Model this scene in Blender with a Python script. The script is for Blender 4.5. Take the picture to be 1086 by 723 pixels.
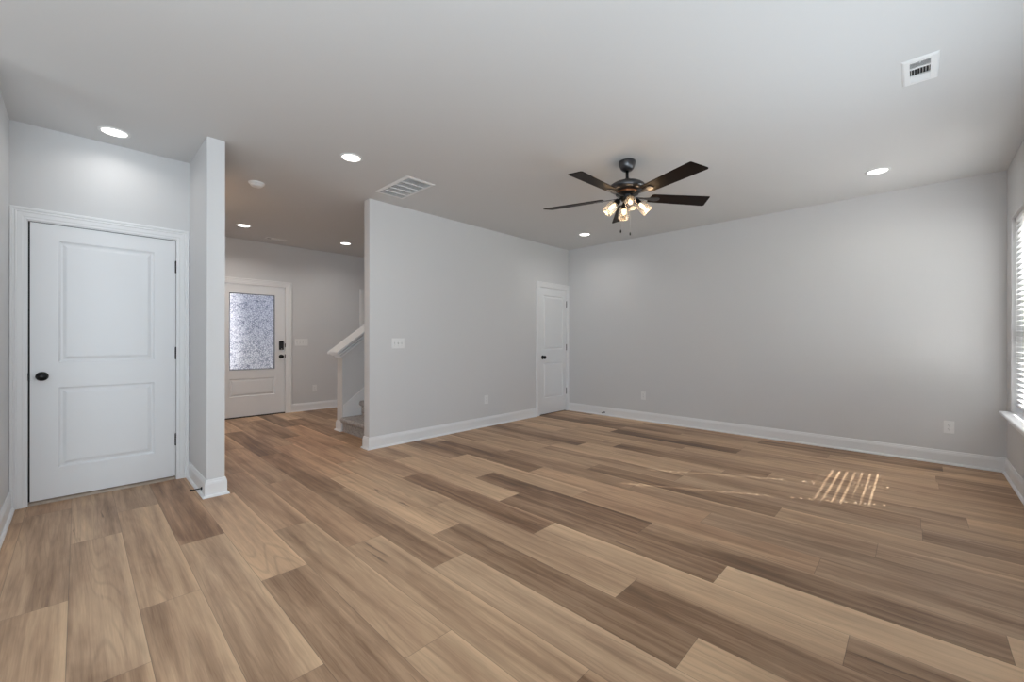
import bpy, bmesh, math, random
from mathutils import Matrix, Vector
random.seed(7)
for o in list(bpy.data.objects):
    bpy.data.objects.remove(o)
SC = bpy.context.scene
COL = SC.collection
PI = math.pi

# ------------------------------------------------------------------ camera
F_PX, CX, CY, YAW, CAM_H, ROLL = 444.26, 542.73, 360.57, 0.7674, 1.1961, 0.0010
W_PX, H_PX = 1086, 723
cam = bpy.data.cameras.new('camera')
cam_o = bpy.data.objects.new('camera', cam)
COL.objects.link(cam_o)
cam.sensor_fit = 'HORIZONTAL'
cam.sensor_width = 36.0
cam.lens = F_PX / W_PX * 36.0
cam.shift_x = (W_PX / 2 - CX) / W_PX
cam.shift_y = (CY - H_PX / 2) / W_PX
cam.clip_start = 0.02
fwd = Vector((math.cos(YAW), math.sin(YAW), 0))
rgt = Vector((math.sin(YAW), -math.cos(YAW), 0))
up = Vector((0, 0, 1))
r2 = rgt * math.cos(ROLL) + up * math.sin(ROLL)
u2 = -rgt * math.sin(ROLL) + up * math.cos(ROLL)
M = Matrix((r2, u2, -fwd)).transposed().to_4x4()
M.translation = Vector((0, 0, CAM_H))
cam_o.matrix_world = M
SC.camera = cam_o

# ------------------------------------------------------------------ light
SC.view_settings.view_transform = 'Standard'
SC.view_settings.look = 'None'
SC.view_settings.gamma = 1.0
SC.view_settings.use_curve_mapping = False
SC.view_settings.exposure = 0.0
SC.cycles.max_bounces = 10
SC.cycles.diffuse_bounces = 7
SC.cycles.transparent_max_bounces = 16
SC.cycles.caustics_reflective = False
SC.cycles.caustics_refractive = False
SC.cycles.sample_clamp_indirect = 6.0
SC.cycles.use_denoising = True

wd = bpy.data.worlds.new('sky')
SC.world = wd
wd.use_nodes = True
nt = wd.node_tree
nt.nodes.clear()
wo = nt.nodes.new('ShaderNodeOutputWorld')
bg = nt.nodes.new('ShaderNodeBackground')
tc = nt.nodes.new('ShaderNodeTexCoord')
sx = nt.nodes.new('ShaderNodeSeparateXYZ')
mp = nt.nodes.new('ShaderNodeMapRange')
cr = nt.nodes.new('ShaderNodeValToRGB')
mp.inputs['From Min'].default_value = -0.2
mp.inputs['From Max'].default_value = 0.6
cr.color_ramp.elements[0].position = 0.2
cr.color_ramp.elements[0].color = (0.62, 0.58, 0.60, 1)
cr.color_ramp.elements[1].position = 0.9
cr.color_ramp.elements[1].color = (0.40, 0.58, 0.95, 1)
e = cr.color_ramp.elements.new(0.34)
e.color = (0.68, 0.80, 1.0, 1)
nt.links.new(tc.outputs['Generated'], sx.inputs[0])
nt.links.new(sx.outputs['Z'], mp.inputs['Value'])
nt.links.new(mp.outputs[0], cr.inputs[0])
nt.links.new(cr.outputs[0], bg.inputs['Color'])
bg.inputs['Strength'].default_value = 2.0
nt.links.new(bg.outputs[0], wo.inputs[0])

SUN_DIR = Vector((-0.567, 1.0, -0.865)).normalized()
sun = bpy.data.lights.new('sun', 'SUN')
sun.energy = 75.0
sun.angle = math.radians(0.53)
sun.color = (1.0, 0.97, 0.93)
sun_o = bpy.data.objects.new('sun', sun)
sun_o.rotation_euler = SUN_DIR.to_track_quat('-Z', 'Y').to_euler()
sun_o.location = (9, -9, 12)
COL.objects.link(sun_o)


def area(name, loc, direction, sx_, sy_, energy, color=(1, 1, 1), spread=180):
    l = bpy.data.lights.new(name, 'AREA')
    l.shape = 'RECTANGLE'
    l.size, l.size_y, l.energy, l.color = sx_, sy_, energy, color
    l.spread = math.radians(spread)
    o = bpy.data.objects.new(name, l)
    o.location = loc
    o.rotation_euler = Vector(direction).to_track_quat('-Z', 'Z').to_euler()
    COL.objects.link(o)
    return o


# added fill lamps out of view, brightening the walls and ceiling
FILL_COL = (0.80, 0.915, 1.0)
area('rear_fill', (-4.45, 2.3, 1.15), (1, 0.05, 0.95), 3.6, 2.1, 84, (0.73, 0.89, 1.0))
area('kitchen_fill', (-1.0, -0.28, 1.40), (0.0, 1, 0.80), 2.4, 0.9, 105, FILL_COL)
area('room_fill', (2.4, -0.34, 1.40), (0, 1, 0.55), 2.4, 0.9, 30, FILL_COL)

# ------------------------------------------------------------------ room sizes
H = 2.74
XB, YP, XC, YR = 5.848, 4.294, 2.212, -0.594     # far wall, partition face, partition end, window wall
XS, YS, YD, XL = 0.682, 3.874, 4.576, -0.333     # stub wall, its end, door wall, left wall
T = 0.115
YF = 7.44                                        # entry wall
X0, X1, Y0, Y1 = -4.6, 5.99, -0.74, 7.58         # outside of the shell


# ------------------------------------------------------------------ materials
def nodes(name):
    m = bpy.data.materials.new(name)
    m.use_nodes = True
    t = m.node_tree
    b = t.nodes['Principled BSDF']
    return m, t, b


def N(t, typ, **kw):
    n = t.nodes.new(typ)
    for k, v in kw.items():
        setattr(n, k, v)
    return n


def plain(name, col, rough=0.5, metal=0.0, bump=0.0, bscale=300.0, var=0.0, spec=0.5):
    m, t, b = nodes(name)
    b.inputs['Base Color'].default_value = (*col, 1)
    b.inputs['Roughness'].default_value = rough
    b.inputs['Metallic'].default_value = metal
    b.inputs['Specular IOR Level'].default_value = spec
    tcn = N(t, 'ShaderNodeTexCoord')
    nz = N(t, 'ShaderNodeTexNoise')
    nz.inputs['Scale'].default_value = bscale
    nz.inputs['Detail'].default_value = 3
    t.links.new(tcn.outputs['Object'], nz.inputs['Vector'])
    if bump:
        bp = N(t, 'ShaderNodeBump')
        bp.inputs['Strength'].default_value = bump
        bp.inputs['Distance'].default_value = 0.001
        t.links.new(nz.outputs['Fac'], bp.inputs['Height'])
        t.links.new(bp.outputs[0], b.inputs['Normal'])
    if var:
        mx = N(t, 'ShaderNodeMix', data_type='RGBA')
        mx.inputs['A'].default_value = (*[c * (1 - var) for c in col], 1)
        mx.inputs['B'].default_value = (*[min(1, c * (1 + var)) for c in col], 1)
        t.links.new(nz.outputs['Fac'], mx.inputs['Factor'])
        t.links.new(mx.outputs['Result'], b.inputs['Base Color'])
    return m


def emit(name, col, s):
    m, t, b = nodes(name)
    b.inputs['Base Color'].default_value = (0.8, 0.8, 0.8, 1)
    b.inputs['Emission Color'].default_value = (*col, 1)
    b.inputs['Emission Strength'].default_value = s
    return m


def clear_glass(name, tint=(1, 1, 1), gloss=0.10, haze=0.0):
    m = bpy.data.materials.new(name)
    m.use_nodes = True
    t = m.node_tree
    t.nodes.clear()
    out = N(t, 'ShaderNodeOutputMaterial')
    tr = N(t, 'ShaderNodeBsdfTransparent')
    tr.inputs[0].default_value = (*tint, 1)
    gl = N(t, 'ShaderNodeBsdfGlossy')
    gl.inputs['Roughness'].default_value = 0.03
    fr = N(t, 'ShaderNodeLayerWeight')
    fr.inputs['Blend'].default_value = 0.35
    ml = N(t, 'ShaderNodeMath', operation='MULTIPLY_ADD')
    ml.inputs[1].default_value = 0.6
    ml.inputs[2].default_value = gloss * 0.4
    mx = N(t, 'ShaderNodeMixShader')
    t.links.new(fr.outputs['Fresnel'], ml.inputs[0])
    t.links.new(ml.outputs[0], mx.inputs[0])
    t.links.new(tr.outputs[0], mx.inputs[1])
    t.links.new(gl.outputs[0], mx.inputs[2])
    last = mx
    if haze:
        tl = N(t, 'ShaderNodeBsdfTranslucent')
        mh = N(t, 'ShaderNodeMixShader')
        mh.inputs[0].default_value = haze
        t.links.new(mx.outputs[0], mh.inputs[1])
        t.links.new(tl.outputs[0], mh.inputs[2])
        last = mh
    t.links.new(last.outputs[0], out.inputs[0])
    return m


M_WALL = plain('wall_paint', (0.655, 0.655, 0.66), 0.85, bump=0.05, bscale=160, var=0.012)
M_CEIL = plain('ceiling_paint', (0.64, 0.64, 0.64), 0.9, bump=0.06, bscale=120, var=0.012)
M_TRIM = plain('white_trim_paint', (0.80, 0.805, 0.815), 0.38, bump=0.01, bscale=60)
M_DOOR = plain('white_door_paint', (0.79, 0.80, 0.815), 0.42, bump=0.02, bscale=200)
M_PLATE = plain('white_plastic', (0.80, 0.80, 0.80), 0.35)
M_VENT = plain('vent_enamel', (0.78, 0.78, 0.78), 0.4)
M_VENTG = plain('vent_shaded_louver', (0.62, 0.62, 0.62), 0.5)
M_DARK = plain('dark_cavity', (0.02, 0.02, 0.02), 0.9)
M_BLACK = plain('black_metal', (0.012, 0.012, 0.013), 0.32, 0.6, bump=0.03)
M_BRONZE = plain('dark_gunmetal', (0.10, 0.10, 0.105), 0.30, 0.9, bump=0.04, bscale=90)
M_BLADE = plain('black_blade_lacquer', (0.011, 0.006, 0.004), 0.45, bump=0.02, bscale=40, spec=0.09)
M_STEEL = plain('nickel', (0.55, 0.53, 0.50), 0.3, 0.9)
M_BLIND = plain('white_blind_slat', (0.86, 0.86, 0.87), 0.45)
M_VINYL = plain('white_vinyl', (0.80, 0.80, 0.81), 0.4)
M_CORD = plain('white_cord', (0.8, 0.8, 0.8), 0.8)
M_LENS = emit('lit_lens', (1.0, 0.97, 0.92), 5.0)
M_BULB = emit('lit_bulb', (1.0, 0.72, 0.42), 3.2)
M_GLASS = clear_glass('clear_jar_glass', haze=0.07)
M_PANE = clear_glass('window_pane_glass', (0.93, 0.95, 0.95), 0.05)
M_GROUND = plain('lawn', (0.24, 0.25, 0.16), 0.95, var=0.3, bscale=8)
M_PORCH = plain('porch_concrete', (0.42, 0.41, 0.40), 0.9, var=0.1, bscale=20)
M_THRESH = plain('oak_threshold', (0.36, 0.29, 0.23), 0.5, var=0.25, bscale=30)


def carpet_mat():
    m, t, b = nodes('grey_carpet')
    tcn = N(t, 'ShaderNodeTexCoord')
    n1 = N(t, 'ShaderNodeTexNoise')
    n1.inputs['Scale'].default_value = 170
    n1.inputs['Detail'].default_value = 4
    n2 = N(t, 'ShaderNodeTexNoise')
    n2.inputs['Scale'].default_value = 28
    r = N(t, 'ShaderNodeValToRGB')
    r.color_ramp.elements[0].position = 0.32
    r.color_ramp.elements[0].color = (0.24, 0.222, 0.215, 1)
    r.color_ramp.elements[1].position = 0.68
    r.color_ramp.elements[1].color = (0.60, 0.57, 0.555, 1)
    ad = N(t, 'ShaderNodeMath', operation='MULTIPLY_ADD')
    ad.inputs[1].default_value = 0.35
    sb = N(t, 'ShaderNodeMath', operation='MULTIPLY_ADD')
    sb.inputs[1].default_value = 1.0
    sb.inputs[2].default_value = -0.17
    t.links.new(tcn.outputs['Object'], n1.inputs['Vector'])
    t.links.new(tcn.outputs['Object'], n2.inputs['Vector'])
    t.links.new(n2.outputs['Fac'], ad.inputs[0])
    t.links.new(n1.outputs['Fac'], ad.inputs[2])
    t.links.new(ad.outputs[0], sb.inputs[0])
    t.links.new(sb.outputs[0], r.inputs[0])
    t.links.new(r.outputs[0], b.inputs['Base Color'])
    b.inputs['Roughness'].default_value = 1.0
    b.inputs['Specular IOR Level'].default_value = 0.1
    bp = N(t, 'ShaderNodeBump')
    bp.inputs['Strength'].default_value = 0.9
    bp.inputs['Distance'].default_value = 0.006
    t.links.new(n1.outputs['Fac'], bp.inputs['Height'])
    t.links.new(bp.outputs[0], b.inputs['Normal'])
    return m


M_CARPET = carpet_mat()


def plank_mat():
    """wood planks: UV = (metres across, metres along), colour attribute plank = (tone, hue, seed)"""
    m, t, b = nodes('vinyl_plank_wood')
    L = t.links.new
    uv = N(t, 'ShaderNodeUVMap', uv_map='plank_uv')
    at = N(t, 'ShaderNodeAttribute', attribute_name='plank')
    sp = N(t, 'ShaderNodeSeparateColor')
    L(at.outputs['Color'], sp.inputs[0])
    su = N(t, 'ShaderNodeSeparateXYZ')
    L(uv.outputs[0], su.inputs[0])
    seed = N(t, 'ShaderNodeMath', operation='MULTIPLY')
    seed.inputs[1].default_value = 61.0
    L(sp.outputs['Blue'], seed.inputs[0])

    def coords(ax, ay):
        a = N(t, 'ShaderNodeMath', operation='MULTIPLY'); a.inputs[1].default_value = ax
        c = N(t, 'ShaderNodeMath', operation='MULTIPLY'); c.inputs[1].default_value = ay
        L(su.outputs['X'], a.inputs[0]); L(su.outputs['Y'], c.inputs[0])
        k = N(t, 'ShaderNodeCombineXYZ')
        L(a.outputs[0], k.inputs[0]); L(c.outputs[0], k.inputs[1]); L(seed.outputs[0], k.inputs[2])
        return k.outputs[0]

    def noise(ax, ay, detail=4, rough=0.55, dist=0.0):
        n = N(t, 'ShaderNodeTexNoise')
        n.inputs['Scale'].default_value = 1.0
        n.inputs['Detail'].default_value = detail
        n.inputs['Roughness'].default_value = rough
        n.inputs['Distortion'].default_value = dist
        L(coords(ax, ay), n.inputs['Vector'])
        return n.outputs['Fac']

    def math_(op, a, b_=None, c=None, clamp=False):
        n = N(t, 'ShaderNodeMath', operation=op, use_clamp=clamp)
        for i, v in enumerate((a, b_, c)):
            if v is None:
                continue
            if isinstance(v, (int, float)):
                n.inputs[i].default_value = v
            else:
                L(v, n.inputs[i])
        return n.outputs[0]

    def rng(v, a, b_, c=0.0, d=1.0, smooth=True):
        n = N(t, 'ShaderNodeMapRange', interpolation_type='SMOOTHSTEP' if smooth else 'LINEAR')
        n.inputs['From Min'].default_value = a
        n.inputs['From Max'].default_value = b_
        n.inputs['To Min'].default_value = c
        n.inputs['To Max'].default_value = d
        L(v, n.inputs['Value'])
        return n.outputs[0]

    def mix(f, A, B, mode='MIX'):
        n = N(t, 'ShaderNodeMix', data_type='RGBA', blend_type=mode)
        for key, v in (('Factor', f), ('A', A), ('B', B)):
            s = n.inputs[key] if key == 'Factor' else [i for i in n.inputs if i.name == key and i.type == 'RGBA'][0]
            if isinstance(v, (int, float)):
                s.default_value = v
            elif isinstance(v, tuple):
                s.default_value = (*v, 1)
            else:
                L(v, s)
        return [o for o in n.outputs if o.type == 'RGBA'][0]

    broad = noise(9.0, 0.8, 2, 0.5, 0.7)        # wide heartwood / sapwood bands along the plank
    streak = noise(42.0, 1.5, 4, 0.6, 0.5)      # grain streaks
    fine = noise(230.0, 7.0, 2, 0.6)            # pores
    blot = noise(5.0, 2.2, 3, 0.6, 0.6)         # blotches
    ringn = noise(6.0, 0.42, 1, 0.4, 0.15)       # cathedral rings
    ring = math_('PINGPONG', math_('MULTIPLY', ringn, 15.0), 0.5)
    ring = rng(ring, 0.0, 0.22, 1.0, 0.0)
    tone = math_('ADD', math_('MULTIPLY_ADD', sp.outputs['Red'], 1.18, -0.07), math_('MULTIPLY', math_('SUBTRACT', broad, 0.5), 0.72))
    tone = math_('ADD', tone, math_('MULTIPLY', math_('SUBTRACT', streak, 0.5), 0.52))
    tone = math_('ADD', tone, math_('MULTIPLY', math_('SUBTRACT', blot, 0.5), 0.30))
    tone = math_('ADD', tone, math_('MULTIPLY', math_('SUBTRACT', fine, 0.5), 0.22))
    # pale sapwood along one edge of some planks
    edge = rng(math_('ADD', math_('SUBTRACT', PW, su.outputs['X']), math_('MULTIPLY', math_('SUBTRACT', broad, 0.5), 0.09)), 0.004, 0.040, 1.0, 0.0)
    has = rng(math_('FRACT', math_('MULTIPLY', sp.outputs['Blue'], 7.3)), 0.45, 0.60, 0.0, 0.25)
    tone = math_('ADD', tone, math_('MULTIPLY', edge, has))
    r = N(t, 'ShaderNodeValToRGB')
    ce = r.color_ramp.elements
    ce[0].position = 0.0;  ce[0].color = (0.098, 0.052, 0.028, 1)
    ce[1].position = 1.0;  ce[1].color = (0.800, 0.565, 0.355, 1)
    for p, c in ((0.25, (0.252, 0.145, 0.082)), (0.5, (0.470, 0.302, 0.185)), (0.75, (0.660, 0.446, 0.275))):
        q = ce.new(p); q.color = (*c, 1)
    L(tone, r.inputs[0])
    c = r.outputs[0]
    # hue: greyish (0) .. neutral (0.5) .. reddish (1)
    grey = mix(1.0, c, (0.95, 1.02, 1.12), 'MULTIPLY')
    red = mix(1.0, c, (1.06, 0.93, 0.88), 'MULTIPLY')
    c = mix(rng(sp.outputs['Green'], 0.0, 0.5, 1.0, 0.0), c, grey)
    c = mix(rng(sp.outputs['Green'], 0.5, 1.0, 0.0, 1.0), c, red)
    # rings and mineral streaks
    c = mix(math_('MULTIPLY', ring, rng(blot, 0.45, 0.62, 0.03, 0.20)), c, (0.10, 0.062, 0.040))
    mine = math_('MULTIPLY', rng(noise(17.0, 1.4, 3, 0.6, 1.4), 0.655, 0.75), rng(noise(4.0, 1.1, 1), 0.50, 0.62))
    c = mix(math_('MULTIPLY', mine, 0.65), c, (0.085, 0.052, 0.036))
    # seams: a fine V groove round every plank
    W_, L_ = PW, PL
    dx = math_('MINIMUM', su.outputs['X'], math_('SUBTRACT', W_, su.outputs['X']))
    fy = math_('SUBTRACT', L_ / 2, math_('ABSOLUTE', math_('SUBTRACT', math_('MODULO', su.outputs['Y'], 10.0), L_ / 2)))
    d = math_('MINIMUM', dx, fy)
    seam = rng(d, 0.0004, 0.0018, 1.0, 0.0)
    c = mix(math_('MULTIPLY', seam, 0.55), c, (0.07, 0.05, 0.036))
    L(c, b.inputs['Base Color'])
    ro = math_('ADD', 0.40, math_('MULTIPLY', streak, 0.16))
    L(ro, b.inputs['Roughness'])
    b.inputs['Specular IOR Level'].default_value = 0.40
    bp = N(t, 'ShaderNodeBump')
    bp.inputs['Strength'].default_value = 0.25
    bp.inputs['Distance'].default_value = 0.0008
    hgt = math_('SUBTRACT', math_('MULTIPLY', streak, 0.6), math_('MULTIPLY', seam, 1.5))
    L(hgt, bp.inputs['Height'])
    L(bp.outputs[0], b.inputs['Normal'])
    return m


PW, PL = 0.2205, 1.507
M_PLANK = plank_mat()


def obscure_glass():
    """patterned privacy glass of the entry door, lit by the daylight behind it"""
    m = bpy.data.materials.new('obscure_glass')
    m.use_nodes = True
    t = m.node_tree
    t.nodes.clear()
    L = t.links.new
    out = N(t, 'ShaderNodeOutputMaterial')
    tcn = N(t, 'ShaderNodeTexCoord')
    v = N(t, 'ShaderNodeTexVoronoi', feature='DISTANCE_TO_EDGE')
    v.inputs['Scale'].default_value = 38
    nz = N(t, 'ShaderNodeTexNoise')
    nz.inputs['Scale'].default_value = 16
    nz.inputs['Detail'].default_value = 3
    nz.inputs['Distortion'].default_value = 1.5
    L(tcn.outputs['Object'], v.inputs['Vector'])
    L(tcn.outputs['Object'], nz.inputs['Vector'])
    mr = N(t, 'ShaderNodeMapRange')
    mr.inputs['From Min'].default_value = 0.0
    mr.inputs['From Max'].default_value = 0.22
    L(v.outputs['Distance'], mr.inputs['Value'])
    ad = N(t, 'ShaderNodeMath', operation='MULTIPLY_ADD')
    ad.inputs[1].default_value = 0.55
    L(mr.outputs[0], ad.inputs[0])
    L(nz.outputs['Fac'], ad.inputs[2])
    r = N(t, 'ShaderNodeValToRGB')
    r.color_ramp.elements[0].position = 0.42
    r.color_ramp.elements[0].color = (0.17, 0.18, 0.22, 1)
    r.color_ramp.elements[1].position = 0.95
    r.color_ramp.elements[1].color = (0.58, 0.58, 0.60, 1)
    L(ad.outputs[0], r.inputs[0])
    tl = N(t, 'ShaderNodeBsdfTranslucent')
    rf = N(t, 'ShaderNodeBsdfRefraction')
    rf.inputs['Roughness'].default_value = 0.45
    rf.inputs['IOR'].default_value = 1.2
    gl = N(t, 'ShaderNodeBsdfGlossy')
    gl.inputs['Roughness'].default_value = 0.2
    for n in (tl, rf):
        L(r.outputs[0], n.inputs['Color'])
    m1 = N(t, 'ShaderNodeMixShader')
    m1.inputs[0].default_value = 0.35
    L(rf.outputs[0], m1.inputs[1]); L(tl.outputs[0], m1.inputs[2])
    m2 = N(t, 'ShaderNodeMixShader')
    m2.inputs[0].default_value = 0.05
    L(m1.outputs[0], m2.inputs[1]); L(gl.outputs[0], m2.inputs[2])
    L(m2.outputs[0], out.inputs[0])
    return m


M_OBSCURE = obscure_glass()


# ------------------------------------------------------------------ builders
class MB:
    def __init__(s):
        s.v, s.f, s.sm = [], [], []

    def add(s, verts, faces, smooth=False, mat=None):
        k = len(s.v)
        for p in verts:
            p = Vector(p)
            s.v.append(tuple(mat @ p) if mat else tuple(p))
        for f in faces:
            s.f.append([i + k for i in f])
            s.sm.append(smooth)
        return s

    def box(s, x0, x1, y0, y1, z0, z1, mat=None):
        v = [(x, y, z) for z in (z0, z1) for y in (y0, y1) for x in (x0, x1)]
        return s.add(v, [(0, 2, 3, 1), (4, 5, 7, 6), (0, 1, 5, 4), (2, 6, 7, 3), (0, 4, 6, 2), (1, 3, 7, 5)], mat=mat)

    def lathe(s, prof, n=32, mat=None, smooth=True, caps=True):
        """prof: (radius, z) from bottom to top, about the local z axis"""
        v, f = [], []
        for r, z in prof:
            for i in range(n):
                a = 2 * PI * i / n
                v.append((r * math.cos(a), r * math.sin(a), z))
        for j in range(len(prof) - 1):
            for i in range(n):
                k = (i + 1) % n
                f.append((j * n + i, j * n + k, (j + 1) * n + k, (j + 1) * n + i))
        s.add(v, f, smooth, mat)
        if caps:
            if prof[0][0] > 1e-6:
                s.add(v[:n], [tuple(range(n))[::-1]], False, mat)
            if prof[-1][0] > 1e-6:
                s.add(v[-n:], [tuple(range(n))], False, mat)
        return s

    def tube(s, pts, r, n=10, smooth=True):
        pts = [Vector(p) for p in pts]
        rings = []
        for i, p in enumerate(pts):
            d = (pts[min(i + 1, len(pts) - 1)] - pts[max(i - 1, 0)]).normalized()
            a = d.orthogonal().normalized() if i == 0 else (rings[-1][1] - d * rings[-1][1].dot(d)).normalized()
            rr = r[i] if isinstance(r, (list, tuple)) else r
            b = d.cross(a)
            rings.append(([p + (a * math.cos(2 * PI * k / n) + b * math.sin(2 * PI * k / n)) * rr for k in range(n)], a))
        v = [q for ring, _ in rings for q in ring]
        f = []
        for j in range(len(pts) - 1):
            for i in range(n):
                k = (i + 1) % n
                f.append((j * n + i, j * n + k, (j + 1) * n + k, (j + 1) * n + i))
        s.add(v, f, smooth)
        s.add(v[:n], [tuple(range(n))[::-1]])
        s.add(v[-n:], [tuple(range(n))])
        return s

    def prism(s, poly, a0, a1, mapf):
        """poly (p, q) extruded from a0 to a1; mapf(p, q, a) -> xyz"""
        n = len(poly)
        v = [mapf(p, q, a0) for p, q in poly] + [mapf(p, q, a1) for p, q in poly]
        f = [tuple(range(n))[::-1], tuple(range(n, 2 * n))]
        f += [(i, (i + 1) % n, n + (i + 1) % n, n + i) for i in range(n)]
        return s.add(v, f)

    def sweep(s, path, prof, mapf, side=1, i0=0, i1=None):
        """path 2D points, prof (offset to the side, height) closed ring, mitred at the bends"""
        P = [Vector(p) for p in path]
        i1 = len(P) - 1 if i1 is None else i1
        nrm = []
        for i in range(len(P) - 1):
            d = (P[i + 1] - P[i]).normalized()
            nrm.append(Vector((-d.y, d.x)) * side)
        rows = []
        for i in range(i0, i1 + 1):
            if i == 0:
                m = nrm[0]
            elif i == len(P) - 1:
                m = nrm[-1]
            else:
                m = (nrm[i - 1] + nrm[i])
                m = m / (1 + nrm[i - 1].dot(nrm[i]))
            rows.append([mapf(P[i].x + m.x * o, P[i].y + m.y * o, h) for o, h in prof])
        n = len(prof)
        v = [q for r in rows for q in r]
        f = []
        for j in range(len(rows) - 1):
            for i in range(n):
                k = (i + 1) % n
                f.append((j * n + i, j * n + k, (j + 1) * n + k, (j + 1) * n + i))
        f.append(tuple(range(n))[::-1])
        f.append(tuple(range((len(rows) - 1) * n, len(rows) * n)))
        return s.add(v, f)

    def build(s, name, mat, parent=None, bevel=0.0, segs=2, origin=None, autos=None):
        me = bpy.data.meshes.new(name)
        off = Vector(origin) if origin is not None else Vector((0, 0, 0))
        me.from_pydata([tuple(Vector(p) - off) for p in s.v], [], s.f)
        bm = bmesh.new()
        bm.from_mesh(me)
        bmesh.ops.remove_doubles(bm, verts=bm.verts, dist=1e-6)
        bmesh.ops.recalc_face_normals(bm, faces=bm.faces)
        bm.to_mesh(me)
        bm.free()
        if len(me.polygons) == len(s.sm):
            me.polygons.foreach_set('use_smooth', s.sm)
        elif all(s.sm):
            me.polygons.foreach_set('use_smooth', [True] * len(me.polygons))
        me.materials.append(mat)
        o = bpy.data.objects.new(name, me)
        o.location = off
        COL.objects.link(o)
        if parent is not None:
            o.parent = parent
        if bevel:
            b = o.modifiers.new('edge', 'BEVEL')
            b.width = bevel
            b.segments = segs
            b.limit_method = 'ANGLE'
        return o


def tag(o, label, cat, group=None, kind=None):
    o['label'] = label
    o['category'] = cat
    if group:
        o['group'] = group
    if kind:
        o['kind'] = kind
    return o


def empty(name, loc=(0, 0, 0), rz=0.0):
    o = bpy.data.objects.new(name, None)
    o.empty_display_size = 0.1
    o.location = loc
    o.rotation_euler = (0, 0, rz)
    COL.objects.link(o)
    return o


def copy_tree(o, parent=None):
    c = o.copy()
    COL.objects.link(c)
    if parent is not None:
        c.parent = parent
    for ch in list(o.children):
        copy_tree(ch, c)
    return c


def wall_mb(us, zs, holes, t0, t1, mapf):
    """solid wall over the grid of cuts, skipping the holes (u0, u1, z0, z1)"""
    us = sorted(set(us + [h[0] for h in holes] + [h[1] for h in holes]))
    zs = sorted(set(zs + [h[2] for h in holes] + [h[3] for h in holes]))

    def solid(i, j):
        if i < 0 or j < 0 or i >= len(us) - 1 or j >= len(zs) - 1:
            return False
        u, z = (us[i] + us[i + 1]) / 2, (zs[j] + zs[j + 1]) / 2
        return not any(h[0] < u < h[1] and h[2] < z < h[3] for h in holes)
    m = MB()
    for i in range(len(us) - 1):
        for j in range(len(zs) - 1):
            if not solid(i, j):
                continue
            a, b, c, d = us[i], us[i + 1], zs[j], zs[j + 1]
            q = lambda u, z, t: mapf(u, z, t)
            for t in (t0, t1):
                m.add([q(a, c, t), q(b, c, t), q(b, d, t), q(a, d, t)], [(0, 1, 2, 3)])
            for (di, dj, e0, e1) in ((-1, 0, (a, c), (a, d)), (1, 0, (b, c), (b, d)), (0, -1, (a, c), (b, c)), (0, 1, (a, d), (b, d))):
                if not solid(i + di, j + dj):
                    m.add([q(*e0, t0), q(*e1, t0), q(*e1, t1), q(*e0, t1)], [(0, 1, 2, 3)])
    return m


def on_x(u, z, t):      # wall running along x, t = y
    return (u, t, z)


def on_y(u, z, t):      # wall running along y, t = x
    return (t, u, z)


def structure(o, label, cat):
    return tag(o, label, cat, kind='structure')


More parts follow.
